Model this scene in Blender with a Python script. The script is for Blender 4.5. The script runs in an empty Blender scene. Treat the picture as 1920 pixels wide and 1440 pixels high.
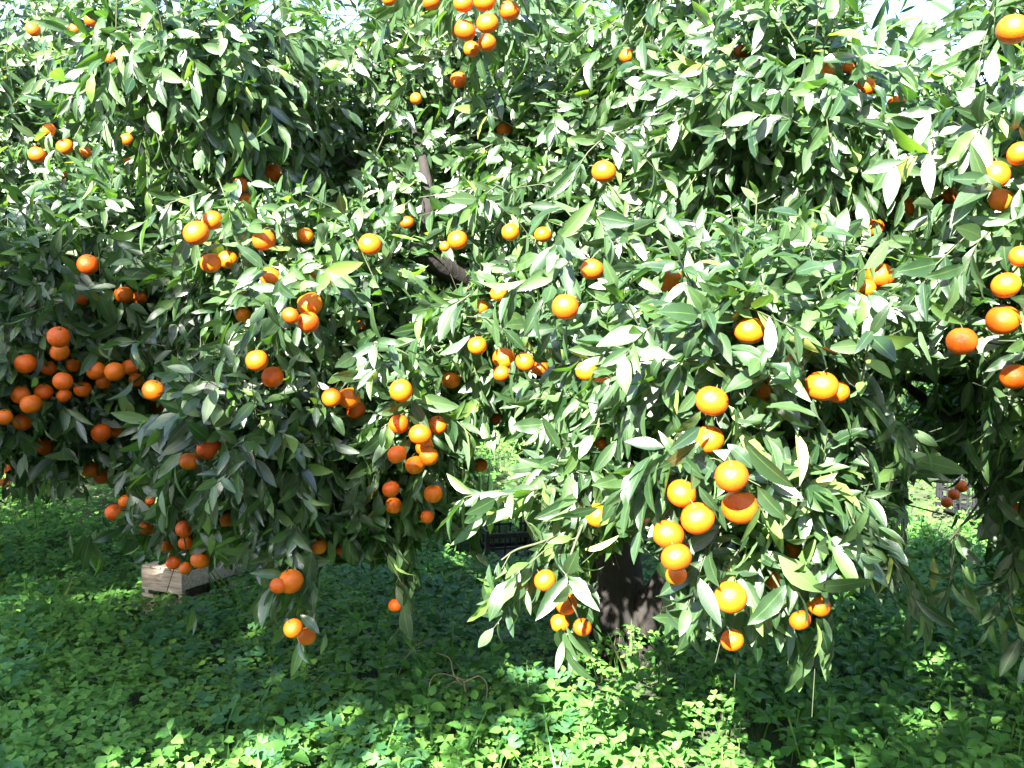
import bpy, math
import numpy as np
from mathutils import Vector, Matrix
rng = np.random.default_rng(11)
S = bpy.context.scene
COL = S.collection
# ------------------------------------------------------------------ camera, sky, sun, exposure
FPX, W0, H0, HOR = 1884.0, 1920.0, 1440.0, 620.0
CAMZ = 1.5
PITCH = math.atan((H0 / 2 - HOR) / FPX)
cd = bpy.data.cameras.new('camera'); cam = bpy.data.objects.new('camera', cd); COL.objects.link(cam)
cd.sensor_width = 36.0; cd.lens = 36.0 * FPX / W0; cd.clip_start = 0.05; cd.clip_end = 500
cam.location = (0, 0, CAMZ); cam.rotation_euler = (math.pi / 2 - PITCH, 0, 0)
S.camera = cam
SUN_EL, SUN_AZ = math.radians(34), math.radians(-22)      # azimuth from straight behind the camera, towards the right
SUNV = np.array([math.sin(SUN_AZ) * math.cos(SUN_EL), -math.cos(SUN_AZ) * math.cos(SUN_EL), math.sin(SUN_EL)])
w = bpy.data.worlds.new('World'); S.world = w; w.use_nodes = True
wn = w.node_tree; bg = wn.nodes['Background']
sky = wn.nodes.new('ShaderNodeTexSky'); sky.sky_type = 'NISHITA'; sky.sun_disc = False
sky.sun_elevation = SUN_EL; sky.sun_rotation = math.pi - SUN_AZ
sky.air_density = 1.0; sky.dust_density = 1.5
wn.links.new(sky.outputs[0], bg.inputs[0]); bg.inputs[1].default_value = 0.066
sl = bpy.data.lights.new('sun', 'SUN'); sl.energy = 5.0; sl.angle = math.radians(0.55); sl.color = (1.0, 0.95, 0.86)
so = bpy.data.objects.new('sun', sl); COL.objects.link(so)
so.rotation_euler = Vector(SUNV).to_track_quat('Z', 'Y').to_euler(); so.location = (2, -6, 8)
S.view_settings.view_transform = 'Standard'; S.view_settings.look = 'None'
S.view_settings.exposure = 3.45; S.view_settings.gamma = 1.0
S.cycles.use_denoising = True
S.cycles.max_bounces = 4; S.cycles.diffuse_bounces = 3; S.cycles.glossy_bounces = 2; S.cycles.transmission_bounces = 2

# ------------------------------------------------------------------ camera geometry helpers
FWD = np.array([0, math.cos(PITCH), -math.sin(PITCH)]); UPV = np.array([0, math.sin(PITCH), math.cos(PITCH)])
def at(px, py, d):
    return np.array([0, 0, CAMZ]) + FWD * d + np.array([1.0, 0, 0]) * ((px - 960) / FPX * d) + UPV * (-(py - 720) / FPX * d)
def project(P):
    q = P - np.array([0, 0, CAMZ]); d = q @ FWD
    ds = np.where(d > 0.05, d, 0.05)
    return 960 + q[..., 0] / ds * FPX, 720 - (q @ UPV) / ds * FPX, d
def nrm(v): return v / np.maximum(np.linalg.norm(v, axis=-1, keepdims=True), 1e-9)

# ------------------------------------------------------------------ materials
def newmat(name):
    m = bpy.data.materials.new(name); m.use_nodes = True; nt = m.node_tree
    return m, nt, nt.nodes['Principled BSDF'], nt.nodes['Material Output']
def node(nt, t, **kw):
    n = nt.nodes.new(t)
    for k, v in kw.items():
        if k.startswith('i_'): n.inputs[int(k[2:])].default_value = v
        else: setattr(n, k, v)
    return n
def ramp(nt, src, stops):
    r = node(nt, 'ShaderNodeValToRGB'); e = r.color_ramp.elements
    e[0].position, e[0].color = stops[0][0], (*stops[0][1], 1)
    e[1].position, e[1].color = stops[-1][0], (*stops[-1][1], 1)
    for p, c in stops[1:-1]:
        x = e.new(p); x.color = (*c, 1)
    nt.links.new(src, r.inputs[0]); return r
def leafmat(name, stops, rough, trans, back=1.5, rib=(0.16, 0.24, 0.07), spec=0.5, tcol=1.6):
    m, nt, b, out = newmat(name); L = nt.links.new
    g = node(nt, 'ShaderNodeNewGeometry'); oi = node(nt, 'ShaderNodeObjectInfo')
    add = node(nt, 'ShaderNodeMath', operation='ADD'); L(g.outputs['Random Per Island'], add.inputs[0]); L(oi.outputs['Random'], add.inputs[1])
    fr = node(nt, 'ShaderNodeMath', operation='FRACT'); L(add.outputs[0], fr.inputs[0])
    r = ramp(nt, fr.outputs[0], stops)
    uv = node(nt, 'ShaderNodeUVMap'); sep = node(nt, 'ShaderNodeSeparateXYZ'); L(uv.outputs[0], sep.inputs[0])
    a = node(nt, 'ShaderNodeMath', operation='SUBTRACT', i_1=0.5); L(sep.outputs[0], a.inputs[0])
    ab = node(nt, 'ShaderNodeMath', operation='ABSOLUTE'); L(a.outputs[0], ab.inputs[0])
    mr = node(nt, 'ShaderNodeMapRange'); mr.inputs[1].default_value = 0.012; mr.inputs[2].default_value = 0.05; mr.inputs[3].default_value = 0.3; mr.inputs[4].default_value = 0
    L(ab.outputs[0], mr.inputs[0])
    mx = node(nt, 'ShaderNodeMix', data_type='RGBA'); L(mr.outputs[0], mx.inputs[0]); L(r.outputs[0], mx.inputs[6]); mx.inputs[7].default_value = (*rib, 1)
    # fine mottling
    tc = node(nt, 'ShaderNodeTexCoord'); no = node(nt, 'ShaderNodeTexNoise'); no.inputs['Scale'].default_value = 60; L(tc.outputs['Object'], no.inputs['Vector'])
    mm = node(nt, 'ShaderNodeMapRange'); mm.inputs[3].default_value = 0.75; mm.inputs[4].default_value = 1.25; L(no.outputs[0], mm.inputs[0])
    mu = node(nt, 'ShaderNodeMix', data_type='RGBA', blend_type='MULTIPLY'); mu.inputs[0].default_value = 1; L(mx.outputs[2], mu.inputs[6]); L(mm.outputs[0], mu.inputs[7])
    bk = node(nt, 'ShaderNodeMix', data_type='RGBA'); L(g.outputs['Backfacing'], bk.inputs[0]); L(mu.outputs[2], bk.inputs[6])
    sc = node(nt, 'ShaderNodeMix', data_type='RGBA', blend_type='MULTIPLY'); sc.inputs[0].default_value = 1; L(mu.outputs[2], sc.inputs[6]); sc.inputs[7].default_value = (back * 1.05, back, back * 1.1, 1)
    L(sc.outputs[2], bk.inputs[7])
    L(bk.outputs[2], b.inputs['Base Color']); b.inputs['Specular IOR Level'].default_value = spec
    rr = node(nt, 'ShaderNodeMapRange'); rr.inputs[3].default_value = rough - 0.08; rr.inputs[4].default_value = rough + 0.14; L(fr.outputs[0], rr.inputs[0])
    r2 = node(nt, 'ShaderNodeMath', operation='MULTIPLY_ADD'); L(g.outputs['Backfacing'], r2.inputs[0]); r2.inputs[1].default_value = 0.25; L(rr.outputs[0], r2.inputs[2])
    L(r2.outputs[0], b.inputs['Roughness'])
    # veins: faint relief across the blade
    bp = node(nt, 'ShaderNodeBump'); bp.inputs['Strength'].default_value = 0.25; bp.inputs['Distance'].default_value = 0.004; L(no.outputs[0], bp.inputs['Height']); L(bp.outputs[0], b.inputs['Normal'])
    t = node(nt, 'ShaderNodeBsdfTranslucent')
    ts = node(nt, 'ShaderNodeMix', data_type='RGBA', blend_type='MULTIPLY'); ts.inputs[0].default_value = 1; L(mu.outputs[2], ts.inputs[6]); ts.inputs[7].default_value = (tcol * 1.5, tcol * 1.7, tcol * 0.5, 1)
    L(ts.outputs[2], t.inputs[0])
    ms = node(nt, 'ShaderNodeMixShader', i_0=trans); L(b.outputs[0], ms.inputs[1]); L(t.outputs[0], ms.inputs[2]); L(ms.outputs[0], out.inputs[0])
    return m
M = {}
M['leaf'] = leafmat('citrus_leaf', [(0, (0.010, 0.031, 0.011)), (0.45, (0.022, 0.053, 0.018)), (0.85, (0.040, 0.086, 0.025)), (0.95, (0.070, 0.14, 0.03)), (0.992, (0.11, 0.19, 0.034)), (1, (0.20, 0.2, 0.05))], 0.40, 0.22, spec=1.0, tcol=2.6)
M['clover'] = leafmat('clover_leaf', [(0, (0.06, 0.165, 0.035)), (0.5, (0.095, 0.24, 0.045)), (1, (0.15, 0.31, 0.055))], 0.5, 0.3, back=1.2, rib=(0.08, 0.2, 0.08), spec=0.35, tcol=1.0)
M['nettle'] = leafmat('nettle_leaf', [(0, (0.055, 0.155, 0.035)), (0.5, (0.08, 0.22, 0.045)), (1, (0.13, 0.29, 0.06))], 0.5, 0.3, back=1.2, rib=(0.06, 0.18, 0.05), spec=0.35, tcol=1.0)
M['mallow'] = leafmat('mallow_leaf', [(0, (0.04, 0.13, 0.05)), (0.5, (0.06, 0.18, 0.07)), (1, (0.10, 0.24, 0.08))], 0.55, 0.25, back=1.2, rib=(0.06, 0.18, 0.07), spec=0.4, tcol=1.0)
M['grass'] = leafmat('grass_blade', [(0, (0.04, 0.13, 0.03)), (0.8, (0.07, 0.2, 0.04)), (1, (0.2, 0.22, 0.08))], 0.5, 0.3, back=1.0, rib=(0.08, 0.18, 0.05), spec=0.3, tcol=1.0)
def noisemat(name, c1, c2, scale, rough=0.8, bump=0.4, stretch=(1, 1, 1), dist=0.01):
    m, nt, b, out = newmat(name); L = nt.links.new
    tc = node(nt, 'ShaderNodeTexCoord'); mp = node(nt, 'ShaderNodeMapping'); mp.inputs['Scale'].default_value = stretch; L(tc.outputs['Object'], mp.inputs[0])
    no = node(nt, 'ShaderNodeTexNoise'); no.inputs['Scale'].default_value = scale; no.inputs['Detail'].default_value = 8; no.inputs['Roughness'].default_value = 0.65; L(mp.outputs[0], no.inputs['Vector'])
    r = ramp(nt, no.outputs[0], [(0.3, c1), (0.7, c2)]); L(r.outputs[0], b.inputs['Base Color']); b.inputs['Roughness'].default_value = rough
    bp = node(nt, 'ShaderNodeBump'); bp.inputs['Strength'].default_value = bump; bp.inputs['Distance'].default_value = dist; L(no.outputs[0], bp.inputs['Height']); L(bp.outputs[0], b.inputs['Normal'])
    return m
M['bark'] = noisemat('bark', (0.005, 0.004, 0.0035), (0.021, 0.017, 0.014), 22, 0.9, 0.8, (1, 1, 0.3), 0.02)
M['twig'] = noisemat('green_twig', (0.025, 0.036, 0.015), (0.06, 0.07, 0.03), 40, 0.7, 0.2)
M['calyx'] = noisemat('calyx', (0.03, 0.05, 0.012), (0.07, 0.09, 0.03), 60, 0.7, 0.2)
M['soil'] = noisemat('soil', (0.02, 0.03, 0.012), (0.05, 0.075, 0.025), 9, 0.95, 0.6, dist=0.03)
M['dry'] = noisemat('dry_stalk', (0.22, 0.16, 0.1), (0.42, 0.33, 0.22), 60, 0.85, 0.3)
M['black'] = noisemat('black_plastic', (0.008, 0.008, 0.011), (0.016, 0.016, 0.02), 30, 0.5, 0.1)
def peelmat():
    m, nt, b, out = newmat('orange_peel'); L = nt.links.new
    oi = node(nt, 'ShaderNodeObjectInfo'); tc = node(nt, 'ShaderNodeTexCoord')
    r = ramp(nt, oi.outputs['Random'], [(0, (0.58, 0.082, 0.003)), (0.5, (0.60, 0.108, 0.003)), (1, (0.62, 0.14, 0.004))])
    no = node(nt, 'ShaderNodeTexNoise'); no.inputs['Scale'].default_value = 1.6; no.inputs['Detail'].default_value = 3; L(tc.outputs['Object'], no.inputs['Vector'])
    av = node(nt, 'ShaderNodeVectorMath', operation='ADD'); L(tc.outputs['Object'], av.inputs[0]); L(oi.outputs['Random'], av.inputs[1]); L(av.outputs[0], no.inputs['Vector'])
    mm = node(nt, 'ShaderNodeMapRange'); mm.inputs[1].default_value = 0.3; mm.inputs[2].default_value = 0.7; mm.inputs[3].default_value = 0.86; mm.inputs[4].default_value = 1.1; L(no.outputs[0], mm.inputs[0])
    mu = node(nt, 'ShaderNodeMix', data_type='RGBA', blend_type='MULTIPLY'); mu.inputs[0].default_value = 1; L(r.outputs[0], mu.inputs[6]); L(mm.outputs[0], mu.inputs[7])
    # small brown scars
    vs = node(nt, 'ShaderNodeTexNoise'); vs.inputs['Scale'].default_value = 5; vs.inputs['Detail'].default_value = 6; L(av.outputs[0], vs.inputs['Vector'])
    sm = node(nt, 'ShaderNodeMapRange'); sm.inputs[1].default_value = 0.68; sm.inputs[2].default_value = 0.76; sm.inputs[3].default_value = 0; sm.inputs[4].default_value = 0.45; L(vs.outputs[0], sm.inputs[0])
    m2 = node(nt, 'ShaderNodeMix', data_type='RGBA'); L(sm.outputs[0], m2.inputs[0]); L(mu.outputs[2], m2.inputs[6]); m2.inputs[7].default_value = (0.30, 0.13, 0.03, 1)
    L(m2.outputs[2], b.inputs['Base Color']); b.inputs['Roughness'].default_value = 0.42; b.inputs['Specular IOR Level'].default_value = 0.4
    vo = node(nt, 'ShaderNodeTexVoronoi'); vo.inputs['Scale'].default_value = 17; L(tc.outputs['Object'], vo.inputs['Vector'])
    bp = node(nt, 'ShaderNodeBump'); bp.inputs['Strength'].default_value = 0.2; bp.inputs['Distance'].default_value = 0.03; L(vo.outputs['Distance'], bp.inputs['Height']); L(bp.outputs[0], b.inputs['Normal'])
    return m
M['peel'] = peelmat()
def woodmat():
    m, nt, b, out = newmat('crate_wood'); L = nt.links.new
    tc = node(nt, 'ShaderNodeTexCoord'); oi = node(nt, 'ShaderNodeObjectInfo')
    av = node(nt, 'ShaderNodeVectorMath', operation='ADD'); L(tc.outputs['Object'], av.inputs[0]); L(oi.outputs['Random'], av.inputs[1])
    mp = node(nt, 'ShaderNodeMapping'); mp.inputs['Scale'].default_value = (2, 14, 14); L(av.outputs[0], mp.inputs[0])
    no = node(nt, 'ShaderNodeTexNoise'); no.inputs['Scale'].default_value = 4; no.inputs['Detail'].default_value = 8; no.inputs['Distortion'].default_value = 1.2; L(mp.outputs[0], no.inputs['Vector'])
    r = ramp(nt, no.outputs[0], [(0.3, (0.33, 0.23, 0.17)), (0.5, (0.50, 0.39, 0.31)), (0.7, (0.64, 0.53, 0.45))])
    L(r.outputs[0], b.inputs['Base Color']); b.inputs['Roughness'].default_value = 0.8
    bp = node(nt, 'ShaderNodeBump'); bp.inputs['Strength'].default_value = 0.3; bp.inputs['Distance'].default_value = 0.004; L(no.outputs[0], bp.inputs['Height']); L(bp.outputs[0], b.inputs['Normal'])
    return m
M['wood'] = woodmat()

# ------------------------------------------------------------------ mesh helpers
def trimesh(name, V, T, uv=None, mat=None, smooth=True):
    V = np.asarray(V, np.float32); T = np.asarray(T, np.int32)
    me = bpy.data.meshes.new(name); n, k = len(V), len(T)
    me.vertices.add(n); me.vertices.foreach_set('co', V.ravel())
    me.loops.add(3 * k); me.loops.foreach_set('vertex_index', T.ravel())
    me.polygons.add(k); me.polygons.foreach_set('loop_start', np.arange(0, 3 * k, 3, dtype=np.int32))
    me.polygons.foreach_set('use_smooth', np.full(k, smooth, dtype=bool))
    if uv is not None:
        u = me.uv_layers.new(name='UVMap'); u.data.foreach_set('uv', np.asarray(uv, np.float32)[T.ravel()].ravel())
    me.update(calc_edges=True)
    if mat: me.materials.append(mat)
    return me
def obj(name, me, parent=None, mat4=None):
    o = bpy.data.objects.new(name, me); COL.objects.link(o)
    if parent: o.parent = parent
    if mat4 is not None: o.matrix_basis = mat4
    return o
def tag(o, label=None, cat=None, group=None, kind=None):
    if label: o['label'] = label
    if cat: o['category'] = cat
    if group: o['group'] = group
    if kind: o['kind'] = kind
    return o
def empty(name, loc):
    o = bpy.data.objects.new(name, None); COL.objects.link(o); o.location = loc; o.empty_display_size = 0.1; return o
def catmull(pts, n):
    P = np.asarray(pts, float); P = np.vstack([2 * P[0] - P[1], P, 2 * P[-1] - P[-2]]); out = []
    for i in range(1, len(P) - 2):
        for t in np.linspace(0, 1, n, endpoint=False):
            a, b, c, d = P[i - 1], P[i], P[i + 1], P[i + 2]
            out.append(0.5 * (2 * b + (c - a) * t + (2 * a - 5 * b + 4 * c - d) * t * t + (3 * b - a - 3 * c + d) * t ** 3))
    out.append(P[-2]); return np.array(out)
def tube(pts, rad, seg=8, rough=0.0, sub=5):
    C = catmull(pts, sub); n = len(C); R = np.interp(np.linspace(0, 1, n), np.linspace(0, 1, len(rad)), rad)
    T = nrm(np.gradient(C, axis=0)); up = np.array([0.3, 0.9, 0.1]); V = []
    for i in range(n):
        u = nrm(np.cross(T[i], up)); v = np.cross(T[i], u)
        for k in range(seg):
            a = 2 * math.pi * k / seg; r = R[i] * (1 + rough * rng.normal())
            V.append(C[i] + (u * math.cos(a) + v * math.sin(a)) * r)
    F = []
    for i in range(n - 1):
        for k in range(seg):
            a, b = i * seg + k, i * seg + (k + 1) % seg
            F += [(a, b, b + seg), (a, b + seg, a + seg)]
    V += [C[0], C[-1]]
    for k in range(seg):
        F.append((len(V) - 2, (k + 1) % seg, k)); F.append((len(V) - 1, (n - 1) * seg + k, (n - 1) * seg + (k + 1) % seg))
    return np.array(V), np.array(F)
def join(parts):
    Vs, Fs, o = [], [], 0
    for v, f in parts: Vs.append(v); Fs.append(f + o); o += len(v)
    return np.vstack(Vs), np.vstack(Fs)
def box(c, s):
    x, y, z = np.array(s) / 2; V = np.array([(i, j, k) for i in (-x, x) for j in (-y, y) for k in (-z, z)]) + np.array(c)
    F = np.array([(0, 1, 3), (0, 3, 2), (4, 6, 7), (4, 7, 5), (0, 4, 5), (0, 5, 1), (2, 3, 7), (2, 7, 6), (0, 2, 6), (0, 6, 4), (1, 5, 7), (1, 7, 3)])
    return V, F

# ------------------------------------------------------------------ leaf shapes (unit length along +Y, normal +Z)
def leaf_template(width, fold, curl, twist=0.0, wave=0.0, side=0.0):
    st = [(0.0, 0.0), (0.1, 0.36), (0.27, 0.85), (0.47, 1.0), (0.68, 0.8), (0.86, 0.42), (1.0, 0.0)]
    V, UV = [], []
    y = z = 0.0; prev = 0.0
    for i, (t, wd) in enumerate(st):
        a = curl * (t - 0.25)
        dt = t - prev; prev = t
        y += dt * math.cos(a); z -= dt * math.sin(a)
        x0 = side * math.sin(t * 3.0)
        hw = wd * width * 0.43; tw = twist * t
        ring = [(x0, y, z, 0.5)] if i in (0, len(st) - 1) else [(-hw, 0, fold * hw + wave * ((i % 2) * 2 - 1), 0), (0, 0, 0, 0.5), (hw, 0, fold * hw - wave * ((i % 2) * 2 - 1), 1)]
        if len(ring) == 1: V.append((x0, y, z)); UV.append((0.5, t))
        else:
            for (dx, _, dz, u) in ring:
                V.append((x0 + dx * math.cos(tw) - dz * math.sin(tw), y, z + dx * math.sin(tw) + dz * math.cos(tw))); UV.append((u, t))
    n = len(st); F = [(0, 2, 1), (0, 3, 2)]
    for i in range(1, n - 2):
        a = 1 + (i - 1) * 3; b = a + 3
        for k in (0, 1): F += [(a + k, a + k + 1, b + k + 1), (a + k, b + k + 1, b + k)]
    a = 1 + (n - 3) * 3; tip = len(V) - 1
    F += [(a, a + 1, tip), (a + 1, a + 2, tip)]
    return np.array(V), np.array(F), np.array(UV)
TEMPL = [leaf_template(0.37, 0.35, 0.35), leaf_template(0.35, 0.25, 0.7, 0.2), leaf_template(0.39, 0.5, 0.15, -0.2), leaf_template(0.34, 0.2, 0.95, 0.3, 0.015),
         leaf_template(0.42, 0.3, 0.45, 0.0, 0.02), leaf_template(0.32, 0.6, 0.55, -0.3), leaf_template(0.38, 0.12, 0.25, 0.15, 0.0, 0.03), leaf_template(0.36, 0.4, -0.3, 0.1, 0.01, -0.03),
         leaf_template(0.30, 0.7, 2.3, 0.9, 0.03), leaf_template(0.27, 0.9, 3.6, 1.2, 0.05)]
def low_template(w_=0.155, fold=0.05, curl=0.18):
    V = [(0, 0, 0), (-w_, 0.45, fold - 0.04), (0, 0.5, -0.05), (w_, 0.45, fold - 0.04), (0, 0.97, -curl)]
    return np.array(V), np.array([(0, 2, 1), (0, 3, 2), (1, 2, 4), (2, 3, 4)]), np.array([(0.5, 0), (0, 0.45), (0.5, 0.5), (1, 0.45), (0.5, 1)])
LOW = [low_template()]; ALLT = None
VAR_P = np.array([0.17, 0.15, 0.15, 0.12, 0.12, 0.09, 0.09, 0.06, 0.05, 0.03])
ALLT = TEMPL + LOW
LEAF_ME = [trimesh('leaf', v, f, uv, M['leaf']) for v, f, uv in TEMPL]
def build_leaves(name, pos, R, sc, var, mat, templ=TEMPL):
    Vs, Fs, Us, off = [], [], [], 0
    for k, (tv, tf, tu) in enumerate(templ):
        s = np.nonzero(var == k)[0]
        if not len(s): continue
        tvs = tv[None] * sc[s][:, None, :]
        V = pos[s][:, None, :] + np.einsum('nij,nkj->nki', R[s], tvs)
        n, m = len(s), len(tv)
        Fs.append((tf[None] + (np.arange(n) * m)[:, None, None]).reshape(-1, 3) + off)
        Vs.append(V.reshape(-1, 3)); Us.append(np.tile(tu, (n, 1))); off += n * m
    return trimesh(name, np.vstack(Vs), np.vstack(Fs), np.vstack(Us), mat)

# ------------------------------------------------------------------ foliage: shoots with spiralled leaves
def frames(T):
    ref = np.where(np.abs(T[:, 2:3]) > 0.9, np.array([[1.0, 0, 0]]), np.array([[0, 0, 1.0]]))
    u = nrm(np.cross(T, ref)); return u, np.cross(T, u)
def shoot_leaves(base, dirs, L, droop, nleaf, size, face=0.8):
    """base,dirs (N,3); L,droop (N,) -> leaf arrays + twig polylines"""
    N = len(base); down = np.array([0, 0, -1.0]); P, R, SC, ID, ph = [], [], [], [], rng.uniform(0, 6.28, N)
    for k in range(nleaf):
        t = np.clip((k + 0.6) / nleaf + rng.normal(0, 0.03, N), 0.05, 1.0)[:, None]
        keep = rng.random(N) < 0.93
        p = base + dirs * (L[:, None] * t) + down * (droop * L)[:, None] * t * t
        T = nrm(dirs + 2 * droop[:, None] * t * down)
        u, v = frames(T); a = ph + k * 2.4 + rng.normal(0, 0.25, N)
        s = u * np.cos(a)[:, None] + v * np.sin(a)[:, None]
        ang = (1.15 - 0.65 * t[:, 0] + rng.normal(0, 0.18, N))[:, None]
        d = nrm(np.cos(ang) * T + np.sin(ang) * s + down * (0.42 + rng.normal(0, 0.16, N))[:, None])
        n0 = T * np.sin(ang) - s * np.cos(ang)
        n = n0 * 0.75 + (np.array([0.08, -0.62, 0.62]) * face)[None] + rng.normal(0, 0.32, (N, 3))
        n = nrm(n - d * np.sum(n * d, 1, keepdims=True))
        x = np.cross(d, n)
        ln = size * rng.normal(1.0, 0.16, N) * (0.72 + 0.42 * np.sin(np.pi * np.clip(t[:, 0], 0, 0.92)))
        ln = np.clip(ln, 0.45 * size, 1.45 * size)
        wd = ln * rng.uniform(0.82, 1.2, N)
        P.append(p[keep]); R.append(np.stack([x, d, n], 2)[keep]); SC.append(np.stack([wd, ln, ln], 1)[keep]); ID.append(np.nonzero(keep)[0])
    tw = np.stack([base + dirs * (L[:, None] * t) + down * (droop * L)[:, None] * t * t for t in (0, 0.5, 1.0)], 1)
    return np.vstack(P), np.vstack(R), np.vstack(SC), tw, np.concatenate(ID)
class Tree:
    def __init__(s, name, base, label, cat='tree', group=None):
        s.root = empty(name, base); tag(s.root, label, cat, group); s.base = np.array(base, float)
        s.P, s.R, s.SC, s.TW, s.lobes, s.ID, s.ns = [], [], [], [], [], [], 0
    def shoots(s, base, dirs, L, droop, nleaf=11, size=0.1, face=0.8):
        p, r, c, tw, ids = shoot_leaves(base, dirs, L, droop, nleaf, size, face); s.ID.append(ids + s.ns); s.ns += len(base)
        s.P.append(p); s.R.append(r); s.SC.append(c); s.TW.append(tw)
    def part(s, name, V, F, mat, kind=None):
        o = obj(name, trimesh(name, V - s.base, F, None, mat), s.root)
        if kind: o['kind'] = kind
        return o
    def fill(s, dens=135, size=0.09, nleaf=11, inner=0.5, backf=0.45, droopb=0.0, Lm=0.24):
        for i, (c, r, dk) in enumerate(s.lobes):
            area = 4 * math.pi * ((r[0] * r[1]) ** 1.6 / 3 + (r[0] * r[2]) ** 1.6 / 3 + (r[1] * r[2]) ** 1.6 / 3) ** (1 / 1.6)
            n = int(area * dens * dk)
            q = nrm(rng.normal(0, 1, (n, 3)))
            keep = (q[:, 1] < 0.25) | (rng.random(n) < backf); q = q[keep]
            rad = np.clip(rng.normal(0.97, 0.09, len(q)), 0.7, 1.15)[:, None]
            pt = c + q * r * rad; nn = nrm(q / r)
            # inner fill
            m = int(len(q) * inner); qi = nrm(rng.normal(0, 1, (m, 3))); ri = rng.uniform(0.35, 0.8, (m, 1))
            pt = np.vstack([pt, c + qi * r * ri]); nn = np.vstack([nn, nrm(qi / r)])
            ok = np.ones(len(pt), bool)
            for j, (c2, r2, _) in enumerate(s.lobes):
                if j != i: ok &= (np.sum(((pt - c2) / r2) ** 2, 1) > 0.62 ** 2) | (rng.random(len(pt)) < 0.12)
            pt, nn = pt[ok], nn[ok]; k = len(pt)
            d = nrm(nn + rng.normal(0, 0.42, (k, 3)) + np.array([0, 0, 0.18]))
            L = np.clip(rng.normal(Lm, 0.06, k), 0.1, 0.45)
            dr = np.clip(0.12 + droopb + 0.35 * (0.4 - nn[:, 2]) + rng.normal(0, 0.12, k), 0, 0.9)
            s.shoots(pt - d * L[:, None] * 0.8, d, L, dr, nleaf, size)
    def spray(s, pts, n=8, L=0.2, size=0.1, spread=0.6, droop=0.4, nleaf=9):
        """shoots set along a polyline of world points, following its run"""
        C = catmull(pts, 6); T = nrm(np.gradient(C, axis=0))
        i = np.clip((np.linspace(0.15, 1, n) * (len(C) - 1)).astype(int), 0, len(C) - 1)
        d = nrm(T[i] + rng.normal(0, spread, (n, 3)))
        s.shoots(C[i], d, np.full(n, L) * rng.uniform(0.7, 1.2, n), np.full(n, droop), nleaf, size)
        V, F = tube(pts, [0.0045, 0.002], 6, 0.05); s.TWX = getattr(s, 'TWX', []) + [(V, F)]
    def limb(s, pts, rad, name='branch', seg=9, rough=0.05):
        V, F = tube(pts, rad, seg, rough); return s.part(name, V, F, M['bark'])
    def finish_arrays(s):
        s.P, s.R, s.SC = np.vstack(s.P), np.vstack(s.R), np.vstack(s.SC); s.TW = np.vstack(s.TW); s.ID = np.concatenate(s.ID); s.cnt = np.bincount(s.ID, minlength=s.ns)
        s.var = rng.choice(len(TEMPL), len(s.P), p=VAR_P / VAR_P.sum())
    def keep(s, k): s.P, s.R, s.SC, s.var, s.ID = s.P[k], s.R[k], s.SC[k], s.var[k], s.ID[k]
def lobe_px(cx, cy, hw, hh, df, rd, dk=1.0):
    d = df + rd * 0.75
    return (at(cx, cy, df + rd), np.array([hw / FPX * d, rd, hh / FPX * d]), dk)

# ================================================================== THE SETTING
def gz(x, y):
    return 0.1 * np.clip(y - 6.0, 0, 12) + 0.03 * np.sin(x * 1.3 + 0.5) * np.cos(y * 0.9) + 0.02 * np.sin(x * 2.9 + y * 2.1)
gx = np.concatenate([np.linspace(-150, -13, 12), np.linspace(-12, 12, 97), np.linspace(13, 150, 12)])
gy = np.concatenate([np.linspace(-60, -7, 6), np.linspace(-6, 18, 97), np.linspace(19, 200, 12)])
XX, YY = np.meshgrid(gx, gy); GV = np.stack([XX, YY, gz(XX, YY)], 2).reshape(-1, 3); nx = len(gx); GF = []
for j in range(len(gy) - 1):
    for i in range(nx - 1):
        a = j * nx + i; GF += [(a, a + 1, a + nx + 1), (a, a + nx + 1, a + nx)]
tag(obj('ground', trimesh('ground', GV, np.array(GF), None, M['soil'])), 'dark soil ground of the orchard under the plants', None, None, 'structure')

# ================================================================== TREES
# ---- the large tree in the middle
TA = Tree('orange_tree', (0.52, 4.75, 0), 'large orange tree in the middle with dark forked trunk and drooping branches')
TA.lobes = [lobe_px(*a) for a in [
    (1390, 640, 320, 220, 2.05, 0.50), (1440, 940, 225, 190, 2.08, 0.38), (1110, 800, 130, 190, 2.5, 0.33, 0.9), (1480, 230, 290, 250, 2.55, 0.6),
    (1060, 320, 220, 250, 3.35, 0.6), (720, 170, 230, 190, 3.7, 0.6), (380, 130, 230, 150, 2.95, 0.55), (560, 530, 260, 150, 2.95, 0.5), (490, 780, 210, 150, 2.75, 0.45),
    (740, 820, 130, 170, 3.0, 0.4), (590, 940, 230, 100, 2.95, 0.4), (930, 620, 150, 130, 3.05, 0.4), (1330, 60, 220, 150, 3.0, 0.6), (1640, 540, 120, 190, 2.75, 0.45),
    (930, 70, 200, 150, 3.7, 0.6), (1620, 850, 100, 100, 2.5, 0.3), (340, 960, 100, 70, 3.2, 0.3, 0.7), (250, 420, 160, 120, 3.5, 0.5)]]
TA.lobes += [(np.array([0.5, 4.4, 2.0]), np.array([1.1, 1.0, 0.55]), 0.6), (np.array([1.0, 5.1, 1.95]), np.array([0.8, 0.9, 0.55]), 0.5), (np.array([-0.5, 4.6, 2.0]), np.array([1.1, 1.0, 0.5]), 0.5)]
TA.fill()
fk = at(1165, 1010, 4.7)
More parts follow.
